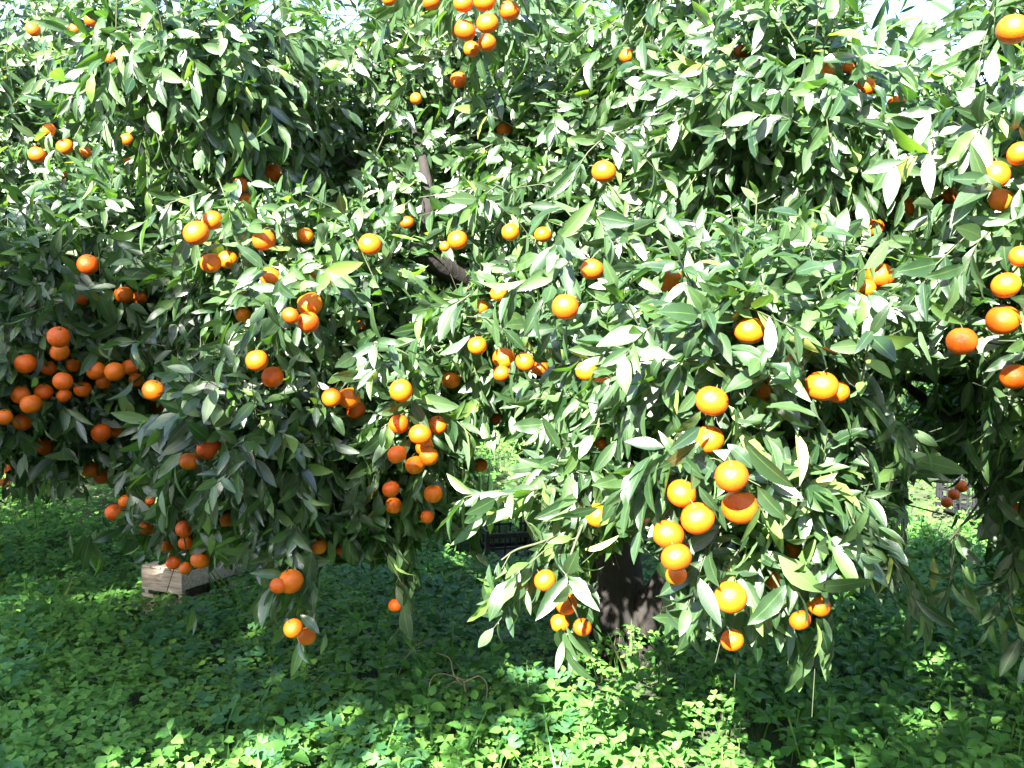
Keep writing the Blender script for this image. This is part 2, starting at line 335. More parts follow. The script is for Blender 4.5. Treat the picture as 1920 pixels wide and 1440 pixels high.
# ---- right neighbour
TB = Tree('orange_tree', (3.0, 3.7, 0), 'orange tree reaching in from the right edge with big sunlit fruit')
TB.lobes = [lobe_px(*a) for a in [(1930, 330, 170, 250, 2.0, 0.5), (1920, 620, 130, 130, 1.98, 0.4), (1880, 90, 150, 170, 2.5, 0.6, 0.5), (1990, 980, 100, 200, 3.3, 0.5, 0.7), (1800, 540, 90, 200, 3.0, 0.5), (1850, 780, 120, 110, 3.7, 0.5)]]
TB.lobes += [(np.array([3.2, 3.4, 2.0]), np.array([1.1, 1.0, 0.9]), 0.7), (np.array([2.2, 3.0, 1.6]), np.array([0.8, 0.8, 0.8]), 0.7)]
TB.fill()
# ---- left neighbour
TC = Tree('orange_tree', (-3.4, 5.4, 0), 'orange tree at the left edge, its fruit-laden lower branches in shade')
TC.lobes = [lobe_px(*a) for a in [(110, 560, 230, 160, 3.25, 0.55), (90, 720, 230, 110, 3.3, 0.45), (60, 820, 120, 70, 3.7, 0.4), (220, 820, 110, 60, 3.5, 0.35), (140, 190, 260, 190, 4.2, 0.8), (20, 380, 200, 120, 3.9, 0.6)]]
TC.lobes += [(np.array([-3.1, 5.3, 2.1]), np.array([1.7, 1.5, 1.3]), 0.7), (np.array([-2.4, 5.8, 2.2]), np.array([0.9, 1.0, 0.8]), 0.6)]
TC.fill()
TREES = [TA, TB, TC]
# ---- the row behind and the rows beyond it
def back_tree(name, x, y, h, r, label, dens=17, size=0.13, group=None, zmin=0.85):
    g0 = float(gz(np.array(x), np.array(y))); t = Tree(name, (x, y, g0), label, 'tree', group)
    for k in range(9):
        a = k * 2.4 + x; rr = r * (0.55 if k else 0.0) * rng.uniform(0.8, 1.15)
        cz = h * (0.38 + 0.3 * ((k * 0.618) % 1)) if k else h * 0.66
        rl = r * rng.uniform(0.42, 0.6)
        t.lobes.append((np.array([x + math.cos(a) * rr, y + math.sin(a) * rr, cz]), np.array([rl, rl, min(rl * 0.9, cz - zmin * 0.7)]), 1.0))
    t.lobes.append((np.array([x, y, h - r * 0.45]), np.array([r * 0.62, r * 0.62, r * 0.45]), 1.0))
    t.lobes = [(c + np.array([0, 0, g0]), r_, k_) for c, r_, k_ in t.lobes]
    t.fill(dens, size, 10, 0.35, 0.45, 0.05, 0.27)
    t.limb([(x, y, g0 - 0.1), (x + 0.04, y, g0 + 0.45), (x, y + 0.05, g0 + h * 0.36)], [0.13, 0.1, 0.09], 'trunk')
    for k in range(1, 6):
        c = t.lobes[k][0]; t.limb([(x, y + 0.04, g0 + h * 0.3), tuple((np.array([x, y, g0 + h * 0.45]) + c) / 2), tuple(c)], [0.07, 0.045, 0.015])
    return t
BACK = [back_tree('orange_tree', -4.3, 9.2, 3.5, 2.3, 'orange tree behind the left neighbour, seen low under its branches'),
        back_tree('orange_tree', 0.1, 10.6, 3.7, 2.3, 'orange tree behind the big middle one, seen through its branches'),
        back_tree('orange_tree', 4.2, 9.6, 3.2, 2.1, 'orange tree far behind the gap at the right')]
FAR = ['far orange tree at the left end of the back row', 'far orange tree second from the left in the back row', 'far orange tree in the middle of the back row', 'far orange tree second from the right in the back row', 'far orange tree at the right end of the back row', 'orange tree beyond the left neighbour, outside the left edge', 'orange tree beyond the right neighbour, outside the right edge']
for i, (x, y, h) in enumerate([(-8.5, 14.5, 3.9), (-4.0, 15.5, 3.9), (0.8, 15.8, 3.9), (5.2, 15.2, 3.6), (9.5, 14.6, 3.4), (-8.2, 8.0, 3.7), (8.4, 8.4, 3.3)]):
    BACK.append(back_tree('orange_tree', x, y, h, 2.6, FAR[i], 5, 0.25, 'trees far back in the orchard'))
# ---- trees behind the photographer: they throw the shade on the left and on the ground
SHADE = []
for (x, y, h, r, lb) in [(-4.15, -2.6, 6.1, 1.65, 'tall tree behind the photographer shading the left side'), (-2.85, -2.6, 5.25, 0.8, 'tree behind the photographer shading the lower middle'), (-0.42, -2.7, 4.75, 1.1, 'narrow tree behind the photographer shading the right foreground'),
                         (-6.5, -2.8, 6.9, 1.5, 'tree behind the photographer at the far left')]:
    SHADE.append(back_tree('orange_tree', x, y, h, r, lb, {5.25: 20, 4.75: 44}.get(h, 34), 0.2))
for (x, lb) in [(-9.0, 'orange tree in the row behind the photographer, far left'), (-4.4, 'orange tree in the row behind the photographer, left'), (0.2, 'orange tree in the row behind the photographer, middle'), (4.8, 'orange tree in the row behind the photographer, right'), (9.2, 'orange tree in the row behind the photographer, far right')]:
    SHADE.append(back_tree('orange_tree', x, -5.6, 3.7, 2.4, lb, 7, 0.25))

# ---- trunk and limbs of the main tree
b0 = at(1165, 1225, 4.72); b0[2] = -0.1
TA.limb([b0, at(1160, 1180, 4.72), at(1150, 1100, 4.7), at(1145, 1020, 4.68), at(1150, 900, 4.65)], [0.19, 0.16, 0.145, 0.135, 0.11], 'trunk', 14, 0.04)
TA.limb([at(1175, 1200, 4.7), at(1215, 1150, 4.62), at(1265, 1075, 4.5), at(1330, 960, 4.3), at(1400, 760, 3.6)], [0.085, 0.085, 0.075, 0.06, 0.03], 'branch', 12, 0.04)
TA.limb([at(1150, 920, 4.65), at(1060, 720, 4.4), at(970, 600, 4.1), at(880, 530, 3.75), at(760, 468, 3.5), at(640, 430, 3.4)], [0.1, 0.075, 0.06, 0.05, 0.036, 0.02])
TA.limb([at(830, 500, 3.65), at(800, 440, 3.62), at(802, 380, 3.6), at(795, 310, 3.65), at(775, 240, 3.8)], [0.034, 0.03, 0.025, 0.018, 0.01])
TA.limb([at(1150, 910, 4.65), at(1160, 700, 4.4), at(1120, 400, 4.1), at(1120, 60, 3.8)], [0.09, 0.06, 0.04, 0.015])
TA.limb([at(1120, 500, 4.2), at(1000, 330, 3.9), at(862, 250, 3.75), at(858, 170, 3.75)], [0.03, 0.022, 0.013, 0.008])
for k, (c, r, _) in enumerate(TA.lobes[:17]):
    st = at(1180, 820, 4.5) if c[0] > 0 else at(1000, 640, 4.2)
    mid = (st + c) / 2 + np.array([0, 0.1, 0.12]); TA.limb([st, mid, c, c + np.array([0, -0.55 * r[1], 0.02])], [0.032, 0.022, 0.012, 0.006], 'branch', 7)
TB.limb([(3.0, 3.7, -0.1), (2.98, 3.7, 0.4), (2.9, 3.65, 0.9)], [0.14, 0.11, 0.1], 'trunk', 12)
TB.limb([(2.9, 3.65, 0.85), at(1850, 790, 3.6), at(1770, 775, 3.65), at(1690, 715, 3.7)], [0.06, 0.035, 0.026, 0.012])
TB.limb([(2.9, 3.65, 0.85), at(1860, 740, 3.5), at(1760, 712, 3.6), at(1600, 700, 3.7)], [0.05, 0.022, 0.016, 0.008])
TB.limb([(2.9, 3.65, 0.85), (2.2, 3.1, 1.6), at(1880, 420, 2.55), at(1850, 240, 2.5)], [0.07, 0.04, 0.018, 0.008])
TC.limb([(-3.4, 5.4, -0.1), (-3.35, 5.4, 0.5), (-3.2, 5.35, 1.0)], [0.15, 0.12, 0.1], 'trunk', 12)
for k, (c, r, _) in enumerate(TC.lobes[:7]): TC.limb([(-3.2, 5.35, 0.95), tuple((np.array([-3.0, 5.2, 1.6]) + c) / 2), tuple(c), tuple(c + np.array([0.1, -0.5 * r[1], 0]))], [0.05, 0.032, 0.014, 0.006], 'branch', 7)
# ---- hanging sprays that show singly
TA.spray([at(1150, 880, 2.6), at(1090, 990, 2.5), at(1060, 1090, 2.45), at(1085, 1160, 2.45)], 11, 0.15, 0.1, 0.6, 0.5, 7)
TA.spray([at(1110, 900, 2.7), at(1040, 910, 2.65), at(965, 925, 2.6), at(905, 925, 2.58)], 6, 0.12, 0.1, 0.35, 0.6, 7)
TA.spray([at(1100, 960, 2.6), at(1030, 1010, 2.55), at(970, 1030, 2.52), at(940, 1050, 2.5)], 5, 0.12, 0.1, 0.4, 0.6, 7)
TA.spray([at(560, 960, 3.0), at(555, 1020, 2.9), at(552, 1080, 2.85), at(565, 1130, 2.85)], 8, 0.13, 0.1, 0.8, 0.5, 6)
TA.spray([at(760, 960, 3.2), at(765, 1030, 3.2), at(755, 1080, 3.2), at(745, 1110, 3.2)], 9, 0.14, 0.11, 0.5, 0.6, 7)
TA.spray([at(860, 860, 3.3), at(870, 920, 3.3), at(875, 950, 3.3)], 6, 0.14, 0.11, 0.5, 0.6, 7)
TA.spray([at(1410, 1000, 2.25), at(1430, 1050, 2.2), at(1455, 1090, 2.17), at(1470, 1120, 2.15)], 10, 0.12, 0.09, 0.8, 0.45, 6)
TA.spray([at(1280, 1040, 2.3), at(1290, 1080, 2.3), at(1275, 1130, 2.3)], 6, 0.12, 0.09, 0.6, 0.5, 7)
TA.spray([at(1560, 960, 2.2), at(1620, 990, 2.2), at(1650, 1010, 2.2)], 7, 0.15, 0.092, 0.35, 0.3, 7)
TA.spray([at(1600, 820, 2.3), at(1650, 840, 2.3), at(1690, 855, 2.3)], 6, 0.14, 0.092, 0.3, 0.3, 6)
TA.spray([at(300, 900, 3.3), at(330, 960, 3.25), at(345, 1010, 3.2), at(350, 1040, 3.2)], 8, 0.12, 0.1, 0.7, 0.5, 6)
TC.spray([at(250, 930, 3.6), at(200, 950, 3.55), at(150, 970, 3.5), at(160, 990, 3.5)], 5, 0.1, 0.1, 0.5, 0.5, 5)
TB.spray([at(1880, 880, 3.1), at(1800, 990, 3.0), at(1755, 1035, 2.95)], 3, 0.1, 0.1, 0.3, 0.8, 6)
TB.spray([at(1880, 930, 3.1), at(1790, 1000, 3.0), at(1785, 1090, 2.95)], 3, 0.1, 0.1, 0.3, 0.8, 6)
TB.spray([at(1920, 900, 3.2), at(1900, 1030, 3.15), at(1890, 1130, 3.1)], 6, 0.15, 0.1, 0.6, 0.5, 8)

# ================================================================== ORANGES: table by bunch (x, y, diameter in photo pixels; depth from the fruit size)
BUNCH = [
 (TA, 'the high bunch at the top centre', 3.2, 'x', [(868, 6, 36), (872, 57, 42), (884, 92, 30), (908, 2, 40), (914, 44, 42), (913, 80, 36), (955, 20, 38)]),
 (TA, 'at the top edge left of the high bunch', 3.4, 'x', [(730, -1, 26), (808, 2, 34)]),
 (TC, 'the sunlit bunch high at the left', 4.1, 'x', [(70, 290, 32), (92, 243, 24), (122, 275, 32), (160, 285, 22)]),
 (TC, 'the group in the upper left corner', 4.2, 'x', [(62, 55, 28), (140, 55, 22), (172, 38, 28)]),
 (TC, 'orange alone under a broad leaf near the upper left', 4.2, 's', [(208, 108, 31)]),
 (TC, 'the small half-hidden group right of the high left bunch', 4.3, 'y', [(238, 262, 24), (236, 300, 22), (130, 330, 26)]),
 (TA, 'orange half hidden in leaves below the top edge at left', 3.5, 's', [(372, 105, 30)]),
 (TA, 'dark orange alone deep in the shaded hollow at upper left', 3.6, 's', [(515, 325, 38)]),
 (TA, 'between the shaded hollow and the bright pair below it', 3.5, 'y', [(450, 346, 30), (462, 374, 28)]),
 (TA, 'the bright overlapping pair at left of the crown', 2.95, 'x', [(368, 437, 48), (398, 413, 38)]),
 (TA, 'orange with a leaf shadow, right of the bright pair', 3.0, 's', [(495, 450, 43)]),
 (TA, 'small orange above a leaf, left of the lone bright one', 3.1, 's', [(572, 442, 32)]),
 (TA, 'bright lone orange with one leaf upright on top', 3.0, 's', [(694, 458, 42)]),
 (TA, 'small orange beside the upright dark branch', 3.4, 's', [(763, 417, 25)]),
 (TA, 'the pair right of the upright dark branch', 3.15, 'x', [(834, 462, 20), (858, 450, 38)]),
 (TA, 'the pair tucked under pale leaves at the centre', 3.1, 'x', [(957, 435, 34), (1018, 440, 32)]),
 (TA, 'the scattered three high in the centre leaves', 3.6, 'x', [(780, 185, 22), (860, 150, 32), (945, 243, 28)]),
 (TA, 'large orange half covered by leaves right of the upper centre', 2.75, 's', [(1132, 322, 46)]),
 (TA, 'the two small ones near the top right of centre', 3.4, 'x', [(1175, 105, 28), (1390, 98, 30)]),
 (TA, 'the shaded bunch under dark leaves at the upper right', 2.95, 'x', [(1548, 132, 34), (1590, 127, 26), (1622, 162, 38), (1680, 195, 34)]),
 (TB, 'orange at the top of the right edge, glaring in the sun', 2.1, 's', [(1900, 55, 60)]),
 (TB, 'the sunlit trio high on the right edge', 2.2, 'y', [(1912, 288, 46), (1866, 328, 54), (1878, 375, 46)]),
 (TA, 'the three at right of the crown with striped shadows', 2.9, 'x', [(1640, 427, 36), (1702, 385, 42), (1782, 370, 42)]),
 (TA, 'the pair in the dark pocket at right', 2.5, 'x', [(1625, 540, 34), (1650, 517, 52)]),
 (TA, 'orange with a bright lower rim in the right front foliage', 2.15, 's', [(1405, 620, 58)]),
 (TA, 'the three half-buried ones in the glaring centre leaves', 2.45, 'x', [(1060, 575, 50), (1110, 505, 42), (1262, 528, 52)]),
 (TA, 'the pair buried in leaves right of the dark slanting limb', 3.2, 'y', [(935, 550, 32), (902, 575, 30)]),
 (TB, 'the bright bunch halfway down the right edge', 2.1, 'y', [(1915, 480, 42), (1886, 535, 52), (1880, 600, 62), (1803, 640, 56), (1902, 706, 54)]),
 (TA, 'the sunlit bunch at the very centre', 2.95, 'x', [(895, 648, 36), (940, 700, 32), (945, 672, 42), (985, 678, 38), (1012, 690, 32)]),
 (TA, 'orange alone below and left of the sunlit centre bunch', 3.2, 's', [(845, 713, 34)]),
 (TA, 'the tight trio left of the long hanging cluster', 2.95, 'x', [(622, 745, 38), (655, 746, 42), (667, 768, 38)]),
 (TA, 'the long hanging cluster left of the centre gap', 2.85, 'y', [(752, 732, 45), (748, 795, 38), (820, 797, 36), (788, 815, 42), (796, 838, 34), (744, 852, 36), (804, 856, 36), (778, 872, 38)]),
 (TA, 'the four below the long hanging cluster', 3.0, 'y', [(733, 917, 34), (812, 926, 35), (738, 948, 33), (801, 969, 25)]),
 (TA, 'orange hanging alone against the bright grass gap', 3.6, 's', [(900, 872, 28)]),
 (TA, 'faint orange in the dark left of the centre gap', 3.7, 's', [(928, 786, 24)]),
 (TC, 'orange alone above the shaded fruit at left', 3.3, 's', [(165, 496, 40)]),
 (TC, 'the dim trio below the lone shaded orange at left', 3.5, 'x', [(152, 564, 26), (232, 553, 36), (262, 558, 28)]),
 (TC, 'the shaded row across the left side', 3.4, 'x', [(48, 682, 40), (90, 690, 30), (137, 685, 30), (180, 695, 36), (194, 717, 28), (215, 697, 38), (244, 688, 32), (256, 712, 28)]),
 (TC, 'the touching pair above the shaded left row', 3.3, 'y', [(110, 632, 43), (112, 660, 36)]),
 (TC, 'the crowded bunch by the left edge', 3.35, 'x', [(8, 782, 32), (38, 740, 36), (42, 792, 34), (58, 758, 38), (82, 735, 34), (118, 715, 36), (120, 742, 28), (155, 730, 32)]),
 (TA, 'dark red orange hanging left of the curled leaves', 3.1, 's', [(288, 732, 42)]),
 (TC, 'orange catching the sun below the dark red one', 4.2, 's', [(294, 766, 32)]),
 (TC, 'the dark pair under the shaded left row', 3.6, 'x', [(190, 812, 36), (218, 806, 32)]),
 (TC, 'striped orange under a bright leaf at lower left', 3.7, 's', [(85, 838, 36)]),
 (TC, 'the sunlit pair above the grass patch at lower left', 3.8, 'x', [(168, 880, 32), (191, 892, 32)]),
 (TC, 'the two tiny ones low on the left edge', 4.6, 'y', [(16, 880, 20), (10, 905, 20)]),
 (TA, 'the low group left of the wooden crate', 3.4, 'x', [(213, 961, 31), (236, 940, 28), (275, 990, 30), (284, 938, 22)]),
 (TA, 'the low bunch just above the wooden crate', 3.25, 'y', [(345, 992, 33), (348, 1018, 28), (311, 1026, 24), (375, 1050, 36), (325, 1055, 27), (347, 1065, 24)]),
 (TA, 'orange beside a pale curled leaf above the crate', 3.1, 's', [(427, 975, 30)]),
 (TA, 'the shaded pair under the big leaf star', 2.95, 'x', [(355, 865, 38), (392, 841, 45)]),
 (TA, 'the clean pair above the big leaf star', 2.9, 'x', [(482, 676, 43), (511, 707, 42)]),
 (TA, 'the tight trio at left of the crown', 2.8, 'x', [(545, 592, 34), (578, 604, 42), (581, 570, 47)]),
 (TA, 'the leaf-crossed group under the bright left pair', 3.05, 'x', [(395, 493, 40), (427, 487, 36), (456, 590, 30), (507, 520, 40), (588, 517, 24)]),
 (TA, 'the small hidden two right of the clean pair', 3.3, 'x', [(590, 655, 22), (678, 610, 20)]),
 (TA, 'the pair capped with leaves low at left', 2.8, 'x', [(522, 1098, 32), (545, 1090, 47)]),
 (TA, 'the lowest pair hanging over the clover', 2.85, 'x', [(550, 1178, 37), (575, 1193, 34)]),
 (TA, 'the two dim ones right of the leaf-capped pair', 3.2, 'x', [(597, 1025, 32), (642, 1030, 24)]),
 (TA, 'orange sliver between hanging leaves near the ground', 3.2, 's', [(742, 1135, 28)]),
 (TA, 'the low hanging bunch left of the trunk', 2.5, 'y', [(1022, 1088, 42), (1062, 1132, 42), (1050, 1168, 36), (1092, 1176, 36)]),
 (TA, 'large orange split by a leaf left of the trunk', 2.5, 's', [(1120, 966, 46)]),
 (TA, 'small reddish orange among glaring leaves above the trunk', 2.8, 's', [(1128, 830, 32)]),
 (TA, 'the leaf-hidden three below the glaring centre', 2.6, 'x', [(1100, 695, 42), (1130, 717, 36), (1230, 738, 46)]),
 (TA, 'big clear orange at the front right of the crown', 2.08, 's', [(1335, 752, 61)]),
 (TA, 'orange under a leaf below the big clear one', 2.15, 's', [(1330, 824, 56)]),
 (TA, 'orange behind crossing leaves right of the big clear one', 2.3, 's', [(1435, 730, 54)]),
 (TA, 'the striped cluster at the right under long leaves', 2.15, 'x', [(1541, 724, 60), (1570, 735, 46)]),
 (TA, 'the big low bunch above the trunk', 2.02, 'y', [(1372, 893, 63), (1278, 925, 56), (1387, 950, 66), (1308, 972, 62), (1253, 1002, 58), (1268, 1045, 58), (1268, 1078, 40)]),
 (TA, 'the shaded three deep in the lower right foliage', 2.35, 'x', [(1456, 1090, 42), (1486, 1032, 50), (1585, 1045, 42)]),
 (TA, 'large orange hanging right of the trunk', 2.05, 's', [(1370, 1120, 62)]),
 (TA, 'lowest orange right of the trunk', 2.15, 's', [(1373, 1200, 42)]),
 (TA, 'the pair lowest at the right', 2.2, 'x', [(1500, 1163, 40), (1536, 1136, 42)]),
 (TB, 'the distant dim trio in the right gap', 5.2, 'x', [(1775, 942, 22), (1788, 927, 22), (1803, 912, 24)]),
 (TB, 'small dim orange low on the right edge', 3.6, 's', [(1910, 957, 30)]),
]
PARTIAL = {(872, 105), (1060, 575), (1110, 505), (1262, 528), (935, 550), (902, 575), (1100, 695), (1130, 717), (1230, 738), (1435, 730), (1585, 1045), (742, 1135), (372, 105), (1680, 195), (236, 300), (130, 330), (455, 590), (462, 374), (450, 346), (1640, 427), (588, 517), (590, 655), (678, 610), (1120, 966), (522, 1098), (642, 1030), (1175, 105), (780, 185), (1268, 1078), (284, 938)}
ORD = ['first', 'second', 'third', 'fourth', 'fifth', 'sixth', 'seventh', 'eighth', 'ninth']
FRUIT = []
for tree, ph, dep, mode, L in BUNCH:
    if mode == 's':
        FRUIT.append((tree, *L[0], dep, ph)); continue
    ix = 0 if mode == 'x' else 1; L = sorted(L, key=lambda q: q[ix]); n = len(L); big = max(q[2] for q in L)
    for i, q in enumerate(L):
        con = ' in ' if ph.startswith('the ') else ' '
        if n == 2: lb = ('left' if i == 0 else 'right') if mode == 'x' else ('upper' if i == 0 else 'lower'); lb += ' orange'
        elif i == 0: lb = ('leftmost' if mode == 'x' else 'topmost') + ' orange'
        elif i == n - 1: lb = ('rightmost' if mode == 'x' else 'lowest') + ' orange'
        else: lb = ORD[i] + ' orange from the ' + ('left' if mode == 'x' else 'top')
        FRUIT.append((tree, *q, dep * (1 + 0.012 * ((i * 7) % 5 - 2) + 0.05 * (1 - q[2] / big)), lb + con + ph))
def fruit_mesh(seed, flat, puff):
    r = np.random.default_rng(seed); nu, nv = 24, 14; V = [(0, 0, 0.985 * flat - 0.06)]
    for j in range(1, nv):
        th = math.pi * j / nv
        for i in range(nu):
            a = 2 * math.pi * i / nu
            rr = 1 + 0.012 * math.sin(3 * a + seed) + puff * math.cos(9 * a) * math.sin(th) ** 0.5 * max(0, math.cos(th)) ** 2
            z = math.cos(th) * flat - 0.07 * math.exp(-(th / 0.33) ** 2) + 0.05 * math.exp(-((math.pi - th) / 0.3) ** 2)
            V.append((rr * math.sin(th) * math.cos(a), rr * math.sin(th) * math.sin(a), z))
    V.append((0, 0, -flat + 0.05)); F = []
    for i in range(nu):
        F.append((0, 1 + i, 1 + (i + 1) % nu)); b = 1 + (nv - 2) * nu; F.append((len(V) - 1, b + (i + 1) % nu, b + i))
    for j in range(nv - 2):
        for i in range(nu):
            a = 1 + j * nu + i; b = 1 + j * nu + (i + 1) % nu; F += [(a, a + nu, b + nu), (a, b + nu, b)]
    return trimesh('orange', np.array(V), np.array(F), None, M['peel'])
FM = [fruit_mesh(1, 0.94, 0.0), fruit_mesh(2, 0.91, 0.012), fruit_mesh(3, 0.96, 0.0), fruit_mesh(4, 0.93, 0.02)]
def stem_mesh():
    V1, F1 = tube([(0, 0, 0.84), (0.02, 0.06, 0.95), (0.06, 0.22, 1.05), (0.12, 0.5, 1.12)], [0.06, 0.045, 0.035, 0.035], 6)
    V2 = [(0, 0, 0.9)] + [((0.24 if k % 2 else 0.13) * math.cos(k * math.pi / 5), (0.24 if k % 2 else 0.13) * math.sin(k * math.pi / 5), 0.86) for k in range(10)]
    F2 = [(0, 1 + k, 1 + (k + 1) % 10) for k in range(10)]
    V, F = join([(V1, F1), (np.array(V2), np.array(F2))]); return trimesh('stem', V, F, None, M['calyx'])
STEM = stem_mesh()
FR = []
GROUP = {id(TA): 'oranges on the large middle tree', id(TB): 'oranges on the right tree', id(TC): 'oranges on the left tree'}
for i, (tree, x, y, dia, dep, lb) in enumerate(FRUIT):
    p = at(x, y, dep); r = dia * dep / FPX / 2
    o = obj('orange', FM[i % 4]); o.location = p; sv_ = rng.uniform(0.965, 1.045, 3); o.scale = tuple(r * sv_)
    tl = rng.normal(0, 0.25, 2); tl[0] += 0.1; o.rotation_euler = (tl[0], tl[1], rng.uniform(-0.6, 0.6))
    tag(o, lb, 'orange', GROUP[id(tree)])
    st = obj('stem', STEM, o)
    FR.append((p, r, x, y, dia / 2, 0.45 if (x, y) in PARTIAL else (0.93 if dia > 55 else (0.88, 0.6, 0.78)[i % 3])))
    # the leafy shoots this fruit hangs from: behind and above it, and drooping past its sides
    k = 4
    off = np.array([[rng.uniform(-0.05, 0.05), rng.uniform(0.06, 0.16), rng.uniform(0.06, 0.16)] for _ in range(k)])
    d = nrm(np.array([[rng.uniform(-0.9, 0.9), rng.uniform(-0.5, 0.25), rng.uniform(-0.5, 0.3)] for _ in range(k)]))
    tree.shoots(p + off, d, rng.uniform(0.12, 0.2, k), np.full(k, 0.4), 8, 0.095)
    if p[2] > 1.0: pass

# ================================================================== prune, pick the leaves that show, build crowns
for t in TREES + BACK + SHADE: t.finish_arrays()
TS = np.array([0.12, 0.4, 0.65, 0.95]); XS = np.array([0, 0.12, 0.1, 0])
def samples(t):
    a = t.P[:, None, :] + t.R[:, None, :, 1] * (t.SC[:, 1:2] * TS)[..., None]
    e = t.R[:, None, :, 0] * (t.SC[:, 0:1] * XS)[..., None]
    return np.concatenate([a, (a + e)[:, 1:3], (a - e)[:, 1:3]], 1)
CLEAR = [(890, 835, 970, 905, 20.0), (0, 935, 200, 1010, 20.0), (255, 1060, 480, 1150, 5.0), (905, 980, 1000, 1060, 6.1), (1120, 1040, 1240, 1200, 4.4), (262, 1075, 480, 1150, 5.0), (885, 850, 965, 905, 9.0), (160, 905, 210, 940, 6.0), (1695, 900, 1785, 1060, 6.5), (1800, 930, 1835, 1010, 6.5),
         (770, 370, 830, 470, 3.5), (740, 462, 800, 500, 3.4), (800, 485, 880, 540, 3.6), (1685, 700, 1850, 810, 3.4), (590, 1060, 740, 1200, 4.0), (780, 1010, 890, 1200, 4.0), (0, 1010, 255, 1440, 3.4), (600, 1215, 1010, 1440, 3), (1000, 1262, 1110, 1440, 3), (1000, 1300, 1110, 1440, 3), (1100, 1215, 1400, 1440, 3), (1390, 1290, 1570, 1440, 3), (1470, 1340, 1570, 1440, 3), (1560, 1100, 1700, 1440, 3)]
SKYGAP = [(0, 0, 45, 70), (615, 0, 670, 45), (1630, 0, 1770, 120), (1250, 0, 1300, 35), (300, 0, 330, 30), (1840, 120, 1870, 200), (480, 0, 505, 25)]
for t in TREES + BACK:
    Q = samples(t); px, py, d = project(Q); bad = np.zeros(len(t.P), bool)
    for (p, r, x, y, rp, fr) in FR:
        near = np.sum((Q - p) ** 2, 2) < (r * 1.03) ** 2
        front = ((px - x) ** 2 + (py - y) ** 2 < (rp * fr) ** 2) & (d < np.linalg.norm(p - np.array([0, 0, CAMZ])))
        bad |= near.any(1) | front.any(1)
    for (x0, y0, x1, y1, dm) in CLEAR:
        bad |= ((px > x0) & (px < x1) & (py > y0) & (py < y1) & (d < dm)).sum(1) >= 3
    for (x0, y0, x1, y1) in SKYGAP: bad |= ((px > x0) & (px < x1) & (py > y0) & (py < y1)).any(1) & (rng.random(len(t.P)) < 0.8)
    bad |= (Q[:, :, 2].min(1) < 0.12) | (d.min(1) < 1.6)
    t.keep(~bad)
for t in SHADE:
    Q = samples(t); t.keep((np.linalg.norm(Q - np.array([0, 0, CAMZ]), axis=2).min(1) > 1.2) & (Q[:, :, 2].min(1) > 0.1))
# depth buffer over the frame (4-pixel cells) for choosing the leaves that show largest
CELL = 4; GW, GH = int(W0 / CELL), int(H0 / CELL); ZB = np.full((GH, GW), 1e9); INFO = []
for t in TREES + BACK:
    Q = samples(t); px, py, d = project(Q); ci, cj = (px / CELL).astype(int), (py / CELL).astype(int)
    inn = (ci >= 0) & (ci < GW) & (cj >= 0) & (cj < GH) & (d > 0.3)
    for di in (0, 1):
        for dj in (0, 1):
            np.minimum.at(ZB, (np.clip(cj + dj, 0, GH - 1)[inn], np.clip(ci + di, 0, GW - 1)[inn]), d[inn])
    INFO.append((ci, cj, inn, d, Q))
for t, (ci, cj, inn, d, Q) in zip(TREES + BACK, INFO):
    vis = inn & (d <= ZB[np.clip(cj, 0, GH - 1), np.clip(ci, 0, GW - 1)] + 0.015)
    view = nrm(Q[:, 1] - np.array([0, 0, CAMZ])); cosv = np.abs(np.sum(view * t.R[:, :, 2], 1)) + 0.1
    t.score = vis.mean(1) * t.SC[:, 0] * t.SC[:, 1] / d[:, 1] ** 2 * cosv
